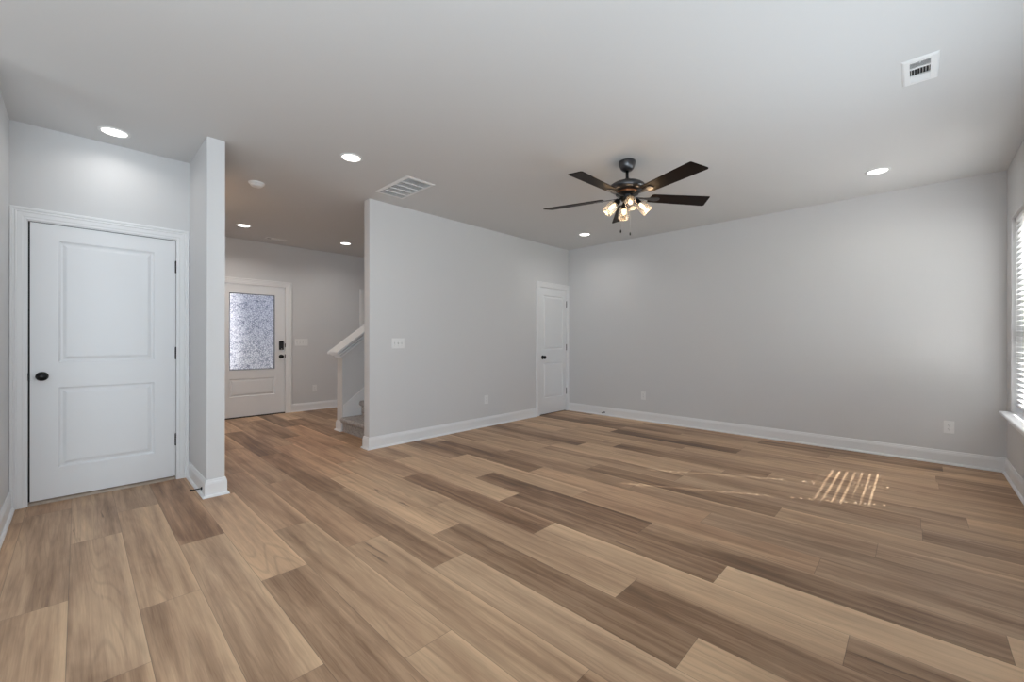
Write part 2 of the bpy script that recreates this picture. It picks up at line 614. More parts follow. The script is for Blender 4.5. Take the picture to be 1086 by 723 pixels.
# ------------------------------------------------------------------ shell
def build_floor():
    # row: (a joint position, {interval: (tone, hue)}); interval n lies between joint + n*PL and joint + (n+1)*PL
    R = {
        -13: (1.2, {0: (.50, .45), -1: (.46, .5)}),
        -12: (2.8, {0: (.46, .35), -1: (.50, .45)}),
        -11: (2.045, {0: (.47, .35), 1: (.45, .3), -1: (.36, .5)}),
        -10: (2.470, {0: (.50, .45), -1: (.45, .45), 1: (.42, .3)}),
        -9: (3.080, {0: (.36, .75), -1: (.53, .40), -2: (.36, .55)}),
        -8: (2.335, {0: (.50, .66), -1: (.42, .55), 1: (.46, .6)}),
        -7: (1.380, {0: (.45, .55), -1: (.56, .5), 1: (.50, .7), 2: (.4, .4)}),
        -6: (0.853, {0: (.50, .5), -1: (.45, .6), 1: (.52, .7), 2: (.50, .6)}),
        -5: (1.825, {0: (.38, .6), -1: (.53, .35), 1: (.33, .7), 2: (.30, .35), 3: (.45, .6)}),
        -4: (2.137, {0: (.64, .65), -1: (.35, .5), -2: (.68, .5), 1: (.50, .75)}),
        -3: (1.005, {0: (.50, .5), -1: (.27, .45), 1: (.52, .55), 2: (.48, .8), 3: (.34, .5)}),
        -2: (1.700, {0: (.30, .7), -1: (.63, .45), -2: (.35, .45), 1: (.42, .65), 2: (.5, .8)}),
        -1: (0.720, {0: (.30, .6), -1: (.78, .45), 1: (.62, .5), 2: (.46, .5)}),
        0: (1.242, {0: (.28, .65), -1: (.33, .5), -2: (.70, .45), 1: (.56, .55), 2: (.42, .5)}),
        1: (0.375, {0: (.48, .7), 1: (.60, .5), -1: (.48, .35), 2: (.30, .55), 3: (.5, .5)}),
        2: (1.020, {0: (.54, .7), 1: (.28, .6), -1: (.44, .3), 2: (.48, .6), -2: (.5, .4)}),
        3: (0.160, {0: (.46, .4), -1: (.48, .35), 1: (.42, .55), 2: (.52, .5)}),
        4: (0.690, {0: (.34, .5), -1: (.54, .5), 1: (.50, .5), 2: (.40, .5)}),
        5: (-0.030, {0: (.52, .3), -1: (.38, .3), 1: (.44, .5), 2: (.52, .5)}),
        6: (2.990, {0: (.46, .5), -1: (.58, .45), -2: (.46, .4), -3: (.5, .4)}),
        7: (-0.245, {0: (.46, .35), 1: (.58, .4), 2: (.30, .5), -1: (.62, .5)}),
        8: (0.940, {0: (.26, .5), -1: (.54, .4), 1: (.48, .5)}),
        9: (1.9, {0: (.50, .5), -1: (.46, .4), -2: (.50, .4)}),
        10: (0.35, {0: (.52, .4), -1: (.46, .5), 1: (.46, .5)}),
        11: (1.370, {0: (.24, .5), -1: (.50, .4)}),
        12: (-0.126, {0: (.52, .4), -1: (.36, .45), 1: (.46, .5)}),
        13: (0.65, {0: (.48, .4), -1: (.52, .5), 1: (.40, .5)}),
        14: (-0.180, {0: (.26, .5), -1: (.44, .5), 1: (.42, .5)}),
    }
    rnd = random.Random(3)
    verts, faces, uvs, cols = [], [], [], []
    k0 = math.floor((X0 - 2.397) / PW)
    k1 = math.ceil((X1 - 2.397) / PW)
    for k in range(k0, k1):
        x = 2.397 + k * PW
        j0, tones = R.get(k, (rnd.uniform(0, PL), {}))
        for n in range(-5, 7):
            a, b = j0 + n * PL, j0 + (n + 1) * PL
            if b < Y0 or a > Y1:
                continue
            tone, hue = tones.get(n, (rnd.choice((.30, .38, .45, .5, .52, .58, .64)), rnd.uniform(.3, .7)))
            sd = rnd.random()
            xa, xb = max(x, X0), min(x + PW, X1)
            ya, yb = max(a, Y0), min(b, Y1)
            i = len(verts)
            verts += [(xa, ya, 0), (xb, ya, 0), (xb, yb, 0), (xa, yb, 0)]
            faces.append((i, i + 1, i + 2, i + 3))
            uvs += [(xa - x, ya - a), (xb - x, ya - a), (xb - x, yb - a), (xa - x, yb - a)]
            cols += [(tone, hue, sd, 1.0)] * 4
    i = len(verts)          # underside and edge of the floor slab
    top = [(X0, Y0, 0), (X1, Y0, 0), (X1, Y1, 0), (X0, Y1, 0)]
    verts += top + [(p[0], p[1], -0.12) for p in top]
    extra = [(i + 7, i + 6, i + 5, i + 4)] + [(i + q, i + 4 + q, i + 4 + (q + 1) % 4, i + (q + 1) % 4) for q in range(4)]
    faces += extra
    uvs += [(0.1, 0.7)] * 20
    cols += [(0.4, 0.5, 0.1, 1.0)] * 20
    me = bpy.data.meshes.new('floor')
    me.from_pydata(verts, [], faces)
    ul = me.uv_layers.new(name='plank_uv')
    for l, u in zip(ul.data, uvs):
        l.uv = u
    ca = me.color_attributes.new('plank', 'FLOAT_COLOR', 'CORNER')
    for l, c in zip(ca.data, cols):
        l.color = c
    me.materials.append(M_PLANK)
    o = bpy.data.objects.new('floor', me)
    COL.objects.link(o)
    return o


structure(build_floor(), 'brown wood-look plank floor with mixed light and dark boards', 'floor')
structure(MB().box(X0, X1, Y0, Y1, H, H + 0.12).build('ceiling', M_CEIL), 'smooth flat grey-white ceiling with recessed lights', 'ceiling')

WIN = (4.44, 5.60, 0.555, 2.25)      # opening in the window wall (x0, x1, z0, z1)
DL = (-0.252, 0.589, 0.0, 2.053)     # left door opening
DC = (5.083, 5.797, 0.0, 2.045)      # closet door opening
DE = (1.440, 2.369, 0.0, 2.056)      # entry door opening
WE = (3.735, 4.60, 0.50, 2.05)       # foyer window opening

structure(wall_mb([Y0, Y1], [0, H], [], XB, X1, on_y).build('wall_back', M_WALL), 'long plain grey wall at the far end with two outlets', 'wall')
structure(wall_mb([X0, XB], [0, H], [WIN], Y0, YR, on_x).build('wall_right', M_WALL), 'grey window wall at the right edge with blinds', 'wall')
structure(wall_mb([XC, XB], [0, H], [DC], YP, YP + T, on_x).build('wall_partition', M_WALL), 'grey partition wall with triple switch between hall and closet door', 'wall')
structure(wall_mb([XL - T, XS], [0, H], [DL], YD, YD + T, on_x).build('wall_door', M_WALL), 'grey wall above the large white panel door', 'wall')
structure(wall_mb([YS, YD + T], [0, H], [], XS, XS + T, on_y).build('wall_stub', M_WALL), 'short grey wall end standing between white door and hall', 'wall')
structure(wall_mb([3.62, YD + T], [0, H], [], XL - T, XL, on_y).build('wall_left', M_WALL), 'narrow strip of grey wall at the left edge', 'wall')
structure(wall_mb([X0, XB], [0, H], [DE, WE], YF, Y1, on_x).build('wall_entry', M_WALL), 'dim grey wall around the glazed entry door', 'wall')
structure(wall_mb([Y0, Y1], [0, H], [], X0, X0 + 0.12, on_y).build('wall_rear', M_WALL), 'plain grey wall of the open kitchen side', 'wall')

# ------------------------------------------------------------------ mouldings
BASE = [(0, 0), (0.014, 0), (0.014, 0.098), (0.012, 0.104), (0.0125, 0.108), (0.008, 0.120), (0.0075, 0.127), (0.004, 0.132), (0, 0.132)]
SHOE = [(0.0135, 0), (0.029, 0), (0.0285, 0.006), (0.0255, 0.013), (0.020, 0.0175), (0.0135, 0.019)]


def baseboard(name, path, side, label, i0=0, i1=None):
    f = lambda x, y, h: (x, y, h)
    b = MB().sweep(path, BASE, f, side, i0, i1).build(name, M_TRIM)
    MB().sweep(path, SHOE, f, side, i0, i1).build('shoe_molding', M_TRIM, b)
    structure(b, label, 'baseboard')


baseboard('baseboard_left', [(XL, 3.62), (XL, YD - 0.02)], -1, 'white baseboard at the left edge running up to the door casing')
baseboard('baseboard_stub', [(XS, YD - 0.02), (XS, YS), (XS + T, YS), (XS + T, YD + T)], -1, 'white baseboard wrapping the stub wall end beside the hall')
baseboard('baseboard_partition', [(5.000, YP), (XC, YP), (XC, YP + T), (2.385, YP + T)], 1, 'white baseboard along the partition wall and around its end')
corner = [(XB, YP - 0.019), (XB, YR), (-1.0, YR)]
baseboard('baseboard_back', corner, -1, 'white baseboard along the long far wall', 0, 1)
baseboard('baseboard_right', corner, -1, 'white baseboard under the window at the right edge', 1, 2)
baseboard('baseboard_entry', [(3.64, YF), (2.461, YF)], 1, 'white baseboard between entry door and stairs', 0, 1)

CAS = [(0, 0), (0, 0.010), (0.006, 0.0125), (0.020, 0.0125), (0.024, 0.0155), (0.052, 0.0165), (0.056, 0.0195), (0.062, 0.0195),
       (0.066, 0.0165), (0.070, 0.0165), (0.074, 0.0215), (0.088, 0.0215), (0.092, 0.018), (0.092, 0)]


def door_set(name, opening, yw, slab, panels, label, casl=0.092, casr=0.092, cast=0.092, glass=None, depth=0.012, gap=0.012):
    """door, frame and casing in a wall along x whose visible face is y = yw, facing -y"""
    root = empty(name, ((opening[0] + opening[1]) / 2, yw, 0))
    L0 = root.location.copy()

    def q(x, z, t):            # t towards the viewer
        return Vector((x, yw - t, z)) - L0
    x0, x1, zt = opening[0], opening[1], opening[3]
    # casing: legs and head swept as one mitred profile, its width squeezed where the wall corner crops it
    c = MB()
    path = [(x0, 0.0), (x0, zt), (x1, zt), (x1, 0.0)]
    rows = []
    for i, p in enumerate(path):
        row = []
        for w, t in CAS:
            x, z = p
            if i in (0, 1):
                x -= w * casl / 0.092
            else:
                x += w * casr / 0.092
            if i in (1, 2):
                z += w * cast / 0.092
            row.append(q(x, z, t))
        rows.append(row)
    n = len(CAS)
    v = [p for r in rows for p in r]
    f = [(j * n + i, j * n + (i + 1) % n, (j + 1) * n + (i + 1) % n, (j + 1) * n + i) for j in range(3) for i in range(n)]
    f += [tuple(range(n))[::-1], tuple(range(3 * n, 4 * n))]
    c.add(v, f)
    c.build('door_casing', M_TRIM, root)
    # jamb lining with a stop
    j = MB()
    d1 = -T
    for (a, b) in ((x0 - 0.0005, slab[0] - (0.010 if slab[0] - x0 > 0.012 else 0.0065)), (slab[1] + 0.004, x1 + 0.0005)):
        p0, p1 = q(a, 0, 0.002), q(b, zt, d1)
        j.box(p0.x, p1.x, p1.y, p0.y, 0, zt)
    p0, p1 = q(x0, slab[3] + 0.005, 0.002), q(x1, zt + 0.0005, d1)
    j.box(p0.x, p1.x, p1.y, p0.y, p0.z, p1.z)
    for (a, b) in ((slab[0] - 0.004, slab[0] + 0.010), (slab[1] - 0.010, slab[1] + 0.004)):
        p0, p1 = q(a, 0, -depth - 0.038), q(b, zt - 0.002, -depth - 0.05)
        j.box(p0.x, p1.x, min(p0.y, p1.y), max(p0.y, p1.y), 0, zt - 0.002)
    j.build('door_jamb', M_TRIM, root)
    # slab with moulded panels
    s = MB()
    a0, a1, b0, b1 = slab
    holes = [p for p in panels] + ([glass] if glass else [])
    xs = sorted({a0, a1} | {h[0] for h in holes} | {h[1] for h in holes})
    zs = sorted({b0, b1} | {h[2] for h in holes} | {h[3] for h in holes})
    for i in range(len(xs) - 1):
        for k in range(len(zs) - 1):
            xm, zm = (xs[i] + xs[i + 1]) / 2, (zs[k] + zs[k + 1]) / 2
            inh = [h for h in holes if h[0] < xm < h[1] and h[2] < zm < h[3]]
            if not inh:
                s.add([q(xs[i], zs[k], -depth), q(xs[i + 1], zs[k], -depth), q(xs[i + 1], zs[k + 1], -depth), q(xs[i], zs[k + 1], -depth)], [(0, 1, 2, 3)])
            if not (glass and glass in inh):
                s.add([q(xs[i], zs[k], -depth - 0.035), q(xs[i + 1], zs[k], -depth - 0.035), q(xs[i + 1], zs[k + 1], -depth - 0.035), q(xs[i], zs[k + 1], -depth - 0.035)], [(0, 1, 2, 3)])
    rim = [q(a0, b0, -depth), q(a1, b0, -depth), q(a1, b1, -depth), q(a0, b1, -depth)]
    rb = [p + Vector((0, 0.035, 0)) for p in rim]
    s.add(rim + rb, [(i, (i + 1) % 4, 4 + (i + 1) % 4, 4 + i) for i in range(4)])
    for h in panels:
        loops = []
        for inset, dp in ((0, 0), (0.003, 0.004), (0.012, 0.012), (0.021, 0.012), (0.038, 0.003), (0.044, 0.0015)):
            loops.append([q(h[0] + inset, h[2] + inset, -depth - dp), q(h[1] - inset, h[2] + inset, -depth - dp),
                          q(h[1] - inset, h[3] - inset, -depth - dp), q(h[0] + inset, h[3] - inset, -depth - dp)])
        for l0, l1 in zip(loops, loops[1:]):
            s.add(l0 + l1, [(i, (i + 1) % 4, 4 + (i + 1) % 4, 4 + i) for i in range(4)])
        s.add(loops[-1], [(0, 1, 2, 3)])
    if glass:
        h = glass
        for (i, k) in ((0, 1), (1, 2), (2, 3), (3, 0)):
            cs = [(h[0], h[2]), (h[1], h[2]), (h[1], h[3]), (h[0], h[3])]
            s.add([q(*cs[i], -depth), q(*cs[k], -depth), q(*cs[k], -depth - 0.035), q(*cs[i], -depth - 0.035)], [(0, 1, 2, 3)])
    sl = s.build('door_slab', M_DOOR, root)
    structure(root, label, 'door')
    return root, q


def knob(root, q, x, z, depth, mat=M_BLACK, name='door_knob'):
    c = q(x, z, -depth)
    m = Matrix.Translation(c) @ Matrix.Rotation(PI / 2, 4, 'X')     # local z -> -y
    r = MB().lathe([(0.033, 0.0), (0.033, 0.003), (0.029, 0.008), (0.018, 0.010), (0.012, 0.013)], 32, m).build('rosette', mat, None)
    k = MB().lathe([(0.011, 0.010), (0.011, 0.022), (0.016, 0.030), (0.026, 0.036), (0.0295, 0.044), (0.029, 0.051), (0.024, 0.057),
                    (0.019, 0.0575), (0.015, 0.060), (0.006, 0.0615), (0.0, 0.0615)], 32, m).build(name, mat, root)
    r.parent = k
    return k


def hinge(root, q, x, z, depth):
    c = q(x, z, 0.003)
    h = MB()
    for i in range(5):
        z0 = -0.05 + i * 0.02
        h.lathe([(0.0065, z0 + 0.0006), (0.0065, z0 + 0.0194)], 14, Matrix.Translation(c))
    h.lathe([(0.003, -0.054), (0.0045, -0.051), (0.0045, 0.051), (0.003, 0.054)], 12, Matrix.Translation(c))
    b = q(x, z, 0)
    h.box(b.x - 0.0065, b.x + 0.0065, b.y - 0.001, b.y + 0.03, b.z - 0.05, b.z + 0.05)
    return h.build('hinge', M_BLACK, root)


# large white door on the left
d1, q1 = door_set('door_1', DL, YD, (-0.237, 0.584, 0.030, 2.043),
                  [(-0.097, 0.446, 1.030, 1.927), (-0.097, 0.446, 0.250, 0.842)],
                  'large white two-panel door in white casing beside the stub wall', casl=0.080, casr=0.088, cast=0.086, depth=0.0)
ws = MB()  # dark strip in the slab gap, its shade put in as colour
for (a, b, c_, d) in ((-0.2465, -0.2375, 0.03, 2.046), (-0.2465, 0.588, 2.0435, 2.0475)):
    p0, p1 = q1(a, c_, -0.004), q1(b, d, -0.012)
    ws.box(p0.x, p1.x, p0.y, p1.y, p0.z, p1.z)
ws.build('gap_shade_strip', M_DARK, d1)['label'] = 'dark strip painting in the shade of the door gap'
knob(d1, q1, -0.179, 0.929, 0.0)
for z in (1.820, 1.082, 0.343):
    hinge(d1, q1, 0.5865, z, 0.0)
th = MB()
p0, p1 = q1(DL[0] + 0.006, 0, 0.004), q1(DL[1] - 0.004, 0, -0.10)
th.prism([(p0.y, 0), (p0.y + 0.004, 0.016), (p0.y + 0.02, 0.024), (p1.y, 0.024), (p1.y, 0)], p0.x, p1.x, lambda a, b, x: (x, a, b))
th.build('threshold', M_THRESH, d1)['label'] = 'oak-coloured threshold strip under the door'
lt = MB()
p0 = q1(-0.2415, 0.929, 0.0)
lt.box(p0.x - 0.0065, p0.x + 0.002, p0.y - 0.0035, p0.y + 0.02, p0.z - 0.028, p0.z + 0.028)
lt.build('strike_plate', M_BLACK, d1, 0.002)

# closet door by the far corner
d2, q2 = door_set('door_2', DC, YP, (5.090, 5.791, 0.012, 2.038),
                  [(5.186, 5.690, 1.040, 1.918), (5.186, 5.690, 0.258, 0.836)],
                  'narrow white two-panel closet door by the far corner', casl=0.081, casr=0.050, cast=0.082, depth=0.0)
knob(d2, q2, 5.163, 0.922, 0.0)
for z in (1.806, 1.077, 0.336):
    hinge(d2, q2, 5.794, z, 0.0)
MB().box(-0.38, 0.38, 0.02, 0.11, 0.0005, 0.004).build('threshold', M_DARK, d2)  # dark sheet painting in the shade of the gap under the slab

# entry door
d3, q3 = door_set('door_3', DE, YF, (1.448, 2.361, 0.016, 2.048), [(1.590, 2.218, 0.322, 0.598)],
                  'white entry door with a large patterned glass pane at hall end', casl=0.092, casr=0.092, cast=0.085,
                  glass=(1.590, 2.212, 0.732, 1.912), depth=0.016)
gm = MB()
p0, p1 = q3(1.600, 0.742, -0.030), q3(2.202, 1.902, -0.036)
gm.box(p0.x, p1.x, p0.y, p1.y, p0.z, p1.z)
gm.build('glass_pane', M_OBSCURE, d3)
gf = MB()
fr = [(0, 0), (0.012, 0), (0.012, 0.018), (0, 0.022)]
pth = [(1.590, 0.732), (2.212, 0.732), (2.212, 1.912), (1.590, 1.912)]
for i in range(4):
    a, b = pth[i], pth[(i + 1) % 4]
    cxm, czm = 1.901, 1.322
    sg = lambda p, w: (p[0] + (w if p[0] < cxm else -w), p[1] + (w if p[1] < czm else -w))
    v = []
    for p in (a, b):
        for w, d in ((0, 0.012), (0.010, 0.022), (0.010, 0.045), (0, 0.045)):
            x, z = sg(p, w)
            v.append(q3(x, z, -d))
    gf.add(v, [(k, (k + 1) % 4, 4 + (k + 1) % 4, 4 + k) for k in range(4)])
M_GASKET = plain('grey_glazing_bead', (0.22, 0.23, 0.25), 0.5)
gf.build('glazing_bead', M_GASKET, d3)
p0 = q3(2.3065, 1.106, -0.016)
kp = MB().box(p0.x - 0.034, p0.x + 0.034, p0.y - 0.026, p0.y, p0.z - 0.072, p0.z + 0.072).build('keypad_lock', M_BLACK, d3, 0.008, 3)
kp2 = MB().box(p0.x - 0.022, p0.x + 0.022, p0.y - 0.0268, p0.y - 0.020, p0.z - 0.045, p0.z + 0.055)
kp2.build('touch_panel', plain('black_gloss_panel', (0.03, 0.03, 0.033), 0.08), kp)
MB().tube([(p0.x, p0.y - 0.026, p0.z - 0.058), (p0.x, p0.y - 0.034, p0.z - 0.058)], 0.008, 14).build('turn_button', M_STEEL, kp)
knob(d3, q3, 2.306, 0.926, 0.016)
for z in (1.106, 0.930):
    p0 = q3(2.3635, z, 0)
    MB().box(p0.x - 0.002, p0.x + 0.006, p0.y - 0.004, p0.y + 0.02, p0.z - 0.03, p0.z + 0.03).build('strike_plate', M_BLACK, d3, 0.002)
MB().box(DE[0] - d3.location.x + 0.01, DE[1] - d3.location.x - 0.006, 0.0, 0.13, 0.0005, 0.012).build('threshold', M_DARK, d3)  # black gap under the entry slab, shade put in as a dark sheet

# foyer window, only its casing shows beside the partition end
w2 = empty('window_2', ((WE[0] + WE[1]) / 2, YF, 0))
c = MB()
off = Vector(w2.location)
path = [(WE[0], WE[2]), (WE[0], WE[3]), (WE[1], WE[3]), (WE[1], WE[2]), (WE[0], WE[2])]
rows = []
sgn = [(-1, -1), (-1, 1), (1, 1), (1, -1), (-1, -1)]
for (x, z), (sx_, sz_) in zip(path, sgn):
    rows.append([Vector((x + sx_ * w, YF - t, z + sz_ * w)) - off for w, t in CAS])
n = len(CAS)
c.add([p for r in rows for p in r], [(j * n + i, j * n + (i + 1) % n, (j + 1) * n + (i + 1) % n, (j + 1) * n + i) for j in range(4) for i in range(n)])
c.build('window_casing', M_TRIM, w2)
fr = MB()
xa, xb, za, zb = WE[0] - off.x, WE[1] - off.x, WE[2], WE[3]
for (a, b, c_, d) in ((xa, xa + .05, za, zb), (xb - .05, xb, za, zb), (xa + .05, xb - .05, za, za + .05), (xa + .05, xb - .05, zb - .05, zb), (xa + .05, xb - .05, 1.25, 1.30)):
    fr.box(a, b, 0.06, 0.11, c_, d)
fr.build('window_sash', M_VINYL, w2)
MB().box(xa + .05, xb - .05, 0.082, 0.088, za + .05, zb - .05).build('pane', M_PANE, w2)
structure(w2, 'window with white casing on the entry wall behind the stair rail', 'window')

# ------------------------------------------------------------------ window at the right edge
w1 = empty('window_1', ((WIN[0] + WIN[1]) / 2, YR, 0))
off = Vector(w1.location)
xa, xb, za, zb = WIN[0] - off.x, WIN[1] - off.x, 0.576, WIN[3]
fr = MB()
for (a, b, c_, d) in ((xa, xa + .035, za, zb), (xb - .035, xb, za, zb), (xa + .035, xb - .035, za, za + .035), (xa + .035, xb - .035, zb - .035, zb)):
    fr.box(a, b, -0.145, -0.085, c_, d)
fr.build('window_frame', M_VINYL, w1)
for nm, yy, (s0, s1) in (('lower_sash', -0.105, (za + .035, 1.29)), ('upper_sash', -0.130, (1.25, zb - .035))):
    sm = MB()
    for (a, b, c_, d) in ((xa + .035, xa + .07, s0, s1), (xb - .07, xb - .035, s0, s1), (xa + .07, xb - .07, s0, s0 + .04), (xa + .07, xb - .07, s1 - .04, s1)):
        sm.box(a, b, yy - 0.012, yy + 0.012, c_, d)
    so = sm.build(nm, M_VINYL, w1)
    MB().box(xa + .07, xb - .07, yy - 0.003, yy + 0.003, s0 + .04, s1 - .04).build('pane', M_PANE, so)
structure(w1, 'bright double-hung window behind white blinds at the right edge', 'window')
# stool and apron
st = MB()
nose = [(-0.070, 0.551), (0.058, 0.551), (0.064, 0.555), (0.067, 0.563), (0.064, 0.572), (0.058, 0.576), (-0.070, 0.576)]
horn = [p if p[0] > 0 else (0.0, p[1]) for p in nose]
mf = lambda a, b, x: (x, YR + a, b)
st.prism(nose, WIN[0] + 0.001, WIN[1] - 0.001, mf)
st.prism(horn, WIN[0] - 0.055, WIN[0] + 0.001, mf)
st.prism(horn, WIN[1] - 0.001, WIN[1] + 0.055, mf)
sill = st.build('trim_1', M_TRIM)
ap = MB().prism([(0, 0.475), (0.008, 0.475), (0.013, 0.483), (0.013, 0.530), (0.020, 0.540), (0.020, 0.551), (0, 0.551)], WIN[0] - 0.03, WIN[1] + 0.03, mf)
ap.build('apron_molding', M_TRIM, sill)
structure(sill, 'white projecting window sill with apron under the blinds', 'window sill')

for nm, (a, b), lab in (('added_window_3', (1.20, 3.60), 'added wide window with a closed white shade behind the room fill lamp'),
                       ('added_window_4', (-2.20, 0.20), 'added wide window with a closed white shade behind the kitchen fill lamp')):
    w = empty(nm, ((a + b) / 2, YR, 0))  # unseen window dressing added around the fill lamps
    hw_ = (b - a) / 2
    frm = MB()
    for (x0_, x1_, c_, d) in ((-hw_ - .08, -hw_, .87, 2.28), (hw_, hw_ + .08, .87, 2.28), (-hw_, hw_, 2.20, 2.28), (-hw_, hw_, .87, .95)):
        frm.box(x0_, x1_, 0.0, 0.018, c_, d)
    frm.build('window_casing', M_TRIM, w)
    sh_ = MB().box(-hw_, hw_, 0.0, 0.006, .95, 2.20)
    sh_.build('added_shade', M_BLIND, w)
    structure(w, lab, 'window')

# blinds
YB = YR - 0.046
bl = empty('window_blinds', (5.02, YB, zb))
HOLES = (4.530, 5.040, 5.510)
PITCH = 0.0445
S0, S1 = 4.452, 5.588
sl = MB()
rb = random.Random(11)
nsl = 0
z = 2.165
while z > 0.675:
    low = 0.74 < z < 1.13
    t0 = math.radians(-1.5 + rb.uniform(-0.8, 0.8))
    t1 = math.radians(-1.5 + rb.uniform(-0.8, 0.8))
    if low:
        t0 = math.radians(rb.choice((1.5, 4.0, 6.0, 8.0)) + rb.uniform(-0.6, 0.6))
        t1 = math.radians(rb.choice((1.5, 4.0, 6.0, 8.0)) + rb.uniform(-0.6, 0.6))
    cuts = [S0]
    for h in HOLES:
        cuts += [h - 0.008, h + 0.008]
    cuts.append(S1)

    def P(x, w, up_):
        t = t0 + (t1 - t0) * (x - S0) / (S1 - S0)
        return (x - 5.02, w * math.cos(t) - up_ * math.sin(t) * 0, z - zb - w * math.sin(t) + up_)
    for i in range(len(cuts) - 1):
        a, b = cuts[i], cuts[i + 1]
        spans = [(-0.025, 0.025)] if i % 2 == 0 else [(-0.025, -0.0092), (0.0092, 0.025)]
        for (w0, w1) in spans:
            v = [P(x, w, h) for h in (-0.0014, 0.0014) for w in (w0, w1) for x in (a, b)]
            sl.add(v, [(0, 2, 3, 1), (4, 5, 7, 6), (0, 1, 5, 4), (2, 6, 7, 3), (0, 4, 6, 2), (1, 3, 7, 5)])
    z -= PITCH
    nsl += 1
zlast = z
sl.build('slats', M_BLIND, bl)
MB().box(S0 - 5.02, S1 - 5.02, -0.024, 0.024, -0.040, -0.002).build('headrail', M_BLIND, bl, 0.003)
MB().box(S0 - 5.02, S1 - 5.02, -0.025, 0.025, 0.640 - zb, 0.658 - zb).build('bottom_rail', M_BLIND, bl, 0.004)
for h in HOLES:
    cd = MB()
    for y in (-0.0262, 0.0262):
        cd.tube([(h - 5.02, y, -0.05), (h - 5.02, y, 0.655 - zb)], 0.0009, 6)
    cd.tube([(h - 5.02 + 0.004, 0.0, -0.05), (h - 5.02 + 0.004, 0.0, 0.655 - zb)], 0.0008, 6)
    cd.build('ladder_cord', M_CORD, bl)
tag(bl, 'white horizontal blinds with open slats hanging in the window', 'blinds')

# ------------------------------------------------------------------ outside
g = MB().box(-30, 36, -30, 38, -0.30, -0.16).build('ground', M_GROUND)
structure(g, 'lawn outside around the house', 'ground')
pt_ = MB().box(1.0, 9.0, -6.5, Y0, -0.16, -0.06).build('bounce_slab', plain('bounce_slab_pale', (0.54, 0.53, 0.52), 0.9, var=0.08, bscale=12))  # added slab, kept pale to bounce sun up to the ceiling
structure(pt_, 'added pale slab bouncing sunlight in through the window', 'patio')
dw = MB().box(-8, 10, Y1 + 1.8, 24, -0.16, -0.10).build('driveway', plain('driveway_asphalt', (0.145, 0.125, 0.128), 0.9, var=0.08, bscale=6))
structure(dw, 'grey asphalt driveway outside the entry door', 'driveway')
gw = MB()  # added sunlit wall, whitens the left part of the entry glass
gw.box(-4.0, 2.30, 10.2, 16.0, -0.16, 3.1)
gw.box(-4.0, 2.36, 10.14, 16.0, 3.1, 3.3)
gw = gw.build('wall_added_outside', plain('added_wall_white', (0.75, 0.75, 0.75), 0.8, bump=0.1, bscale=15))
structure(gw, 'added pale wall outside that brightens the left of the entry glass', 'wall')
pr_ = MB().box(-0.6, 3.8, Y1, Y1 + 1.8, -0.16, -0.03).build('porch_slab', M_PORCH)
structure(pr_, 'concrete porch outside the entry door', 'porch')

# ------------------------------------------------------------------ stairs
RISE, RUN, XR = 0.190, 0.2578, 2.400
YN, YFAR = YP + T, 5.390
stairs = empty('carpeted_staircase', (XR, (YN + YFAR) / 2, 0))
off = Vector(stairs.location)
for i in range(7):
    x, zt = XR + i * RUN, (i + 1) * RISE
    zb0 = max(0.0, zt - RISE)
    prof = [(x, zb0), (x - 0.002, zb0 + 0.03), (x - 0.002, zt - 0.075)]
    for k in range(9):                       # rounded carpeted nosing
        a = -PI / 2 - PI * k / 8
        prof.append((x - 0.012 + 0.026 * math.cos(a), zt - 0.036 + 0.036 * math.sin(a) * 1.0))
    prof[3:12] = [(x - 0.010 + 0.028 * math.cos(-PI / 2 - PI * k / 8), zt - 0.034 - 0.034 * math.sin(PI / 2 + PI * k / 8)) for k in range(9)]
    prof += [(x + RUN, zt), (x + RUN + 0.02, zt), (x + RUN + 0.02, max(0, zb0)), ]
    yl = YFAR + 0.012 if i == 0 else YFAR - 0.016
    m = MB().prism([(p[0] - off.x, p[1]) for p in prof], YN + 0.016 - off.y, YFAR - 0.016 - off.y, lambda a, b, y: (a, y, b))
    st_ = m.build('step', M_CARPET, stairs, 0.006, 2)
sk = []
for (y0_, y1_) in ((YFAR - 0.015, YFAR - 0.0005), (YN + 0.0005, YN + 0.015)):
    poly = [(2.412, 0.0), (2.412, 0.345), (4.15, 0.345 + 0.737 * (4.15 - 2.412)), (4.15, 0.0)]
    m = MB().prism([(p[0] - off.x, p[1]) for p in poly], y0_ - off.y, y1_ - off.y, lambda a, b, y: (a, y, b))
    m.build('skirt_board', M_TRIM, stairs, 0.002)
tag(stairs, 'grey carpeted stairs rising behind the partition end', 'stairs')

# sloped half wall with moulded cap
SLOPE = 0.737
YW0, YW1 = YFAR, 5.543
XH1 = 4.55
top = lambda x: 1.000 + SLOPE * (x - 2.400)
hw = MB().prism([(2.40, 0), (2.40, top(2.40)), (XH1, top(XH1)), (XH1, 0)], YW0, YW1, lambda a, b, y: (a, y, b)).build('wall_stair', M_WALL)
structure(hw, 'low sloping half wall beside the carpeted stairs', 'wall')


def cap_run(mb, lo, hi, x0, yo):
    """sloped board between heights lo..hi above the wall top, starting at x0, overhanging by yo"""
    poly = [(x0, top(x0) + lo), (x0, top(x0) + hi), (XH1, top(XH1) + hi), (XH1, top(XH1) + lo)]
    mb.prism(poly, YW0 - yo, YW1 + yo, lambda a, b, y: (a, y, b))


cap = MB()
cap_run(cap, 0.080, 0.112, 2.300, 0.076)
capo = cap.build('stair_cap_rail', M_TRIM, None, 0.004)
m = MB()
cap_run(m, 0.058, 0.081, 2.392, 0.005)
cap_run(m, 0.034, 0.059, 2.340, 0.046)
m.build('cove_molding', M_TRIM, capo, 0.003)
m = MB()
cap_run(m, 0.010, 0.035, 2.394, 0.004)
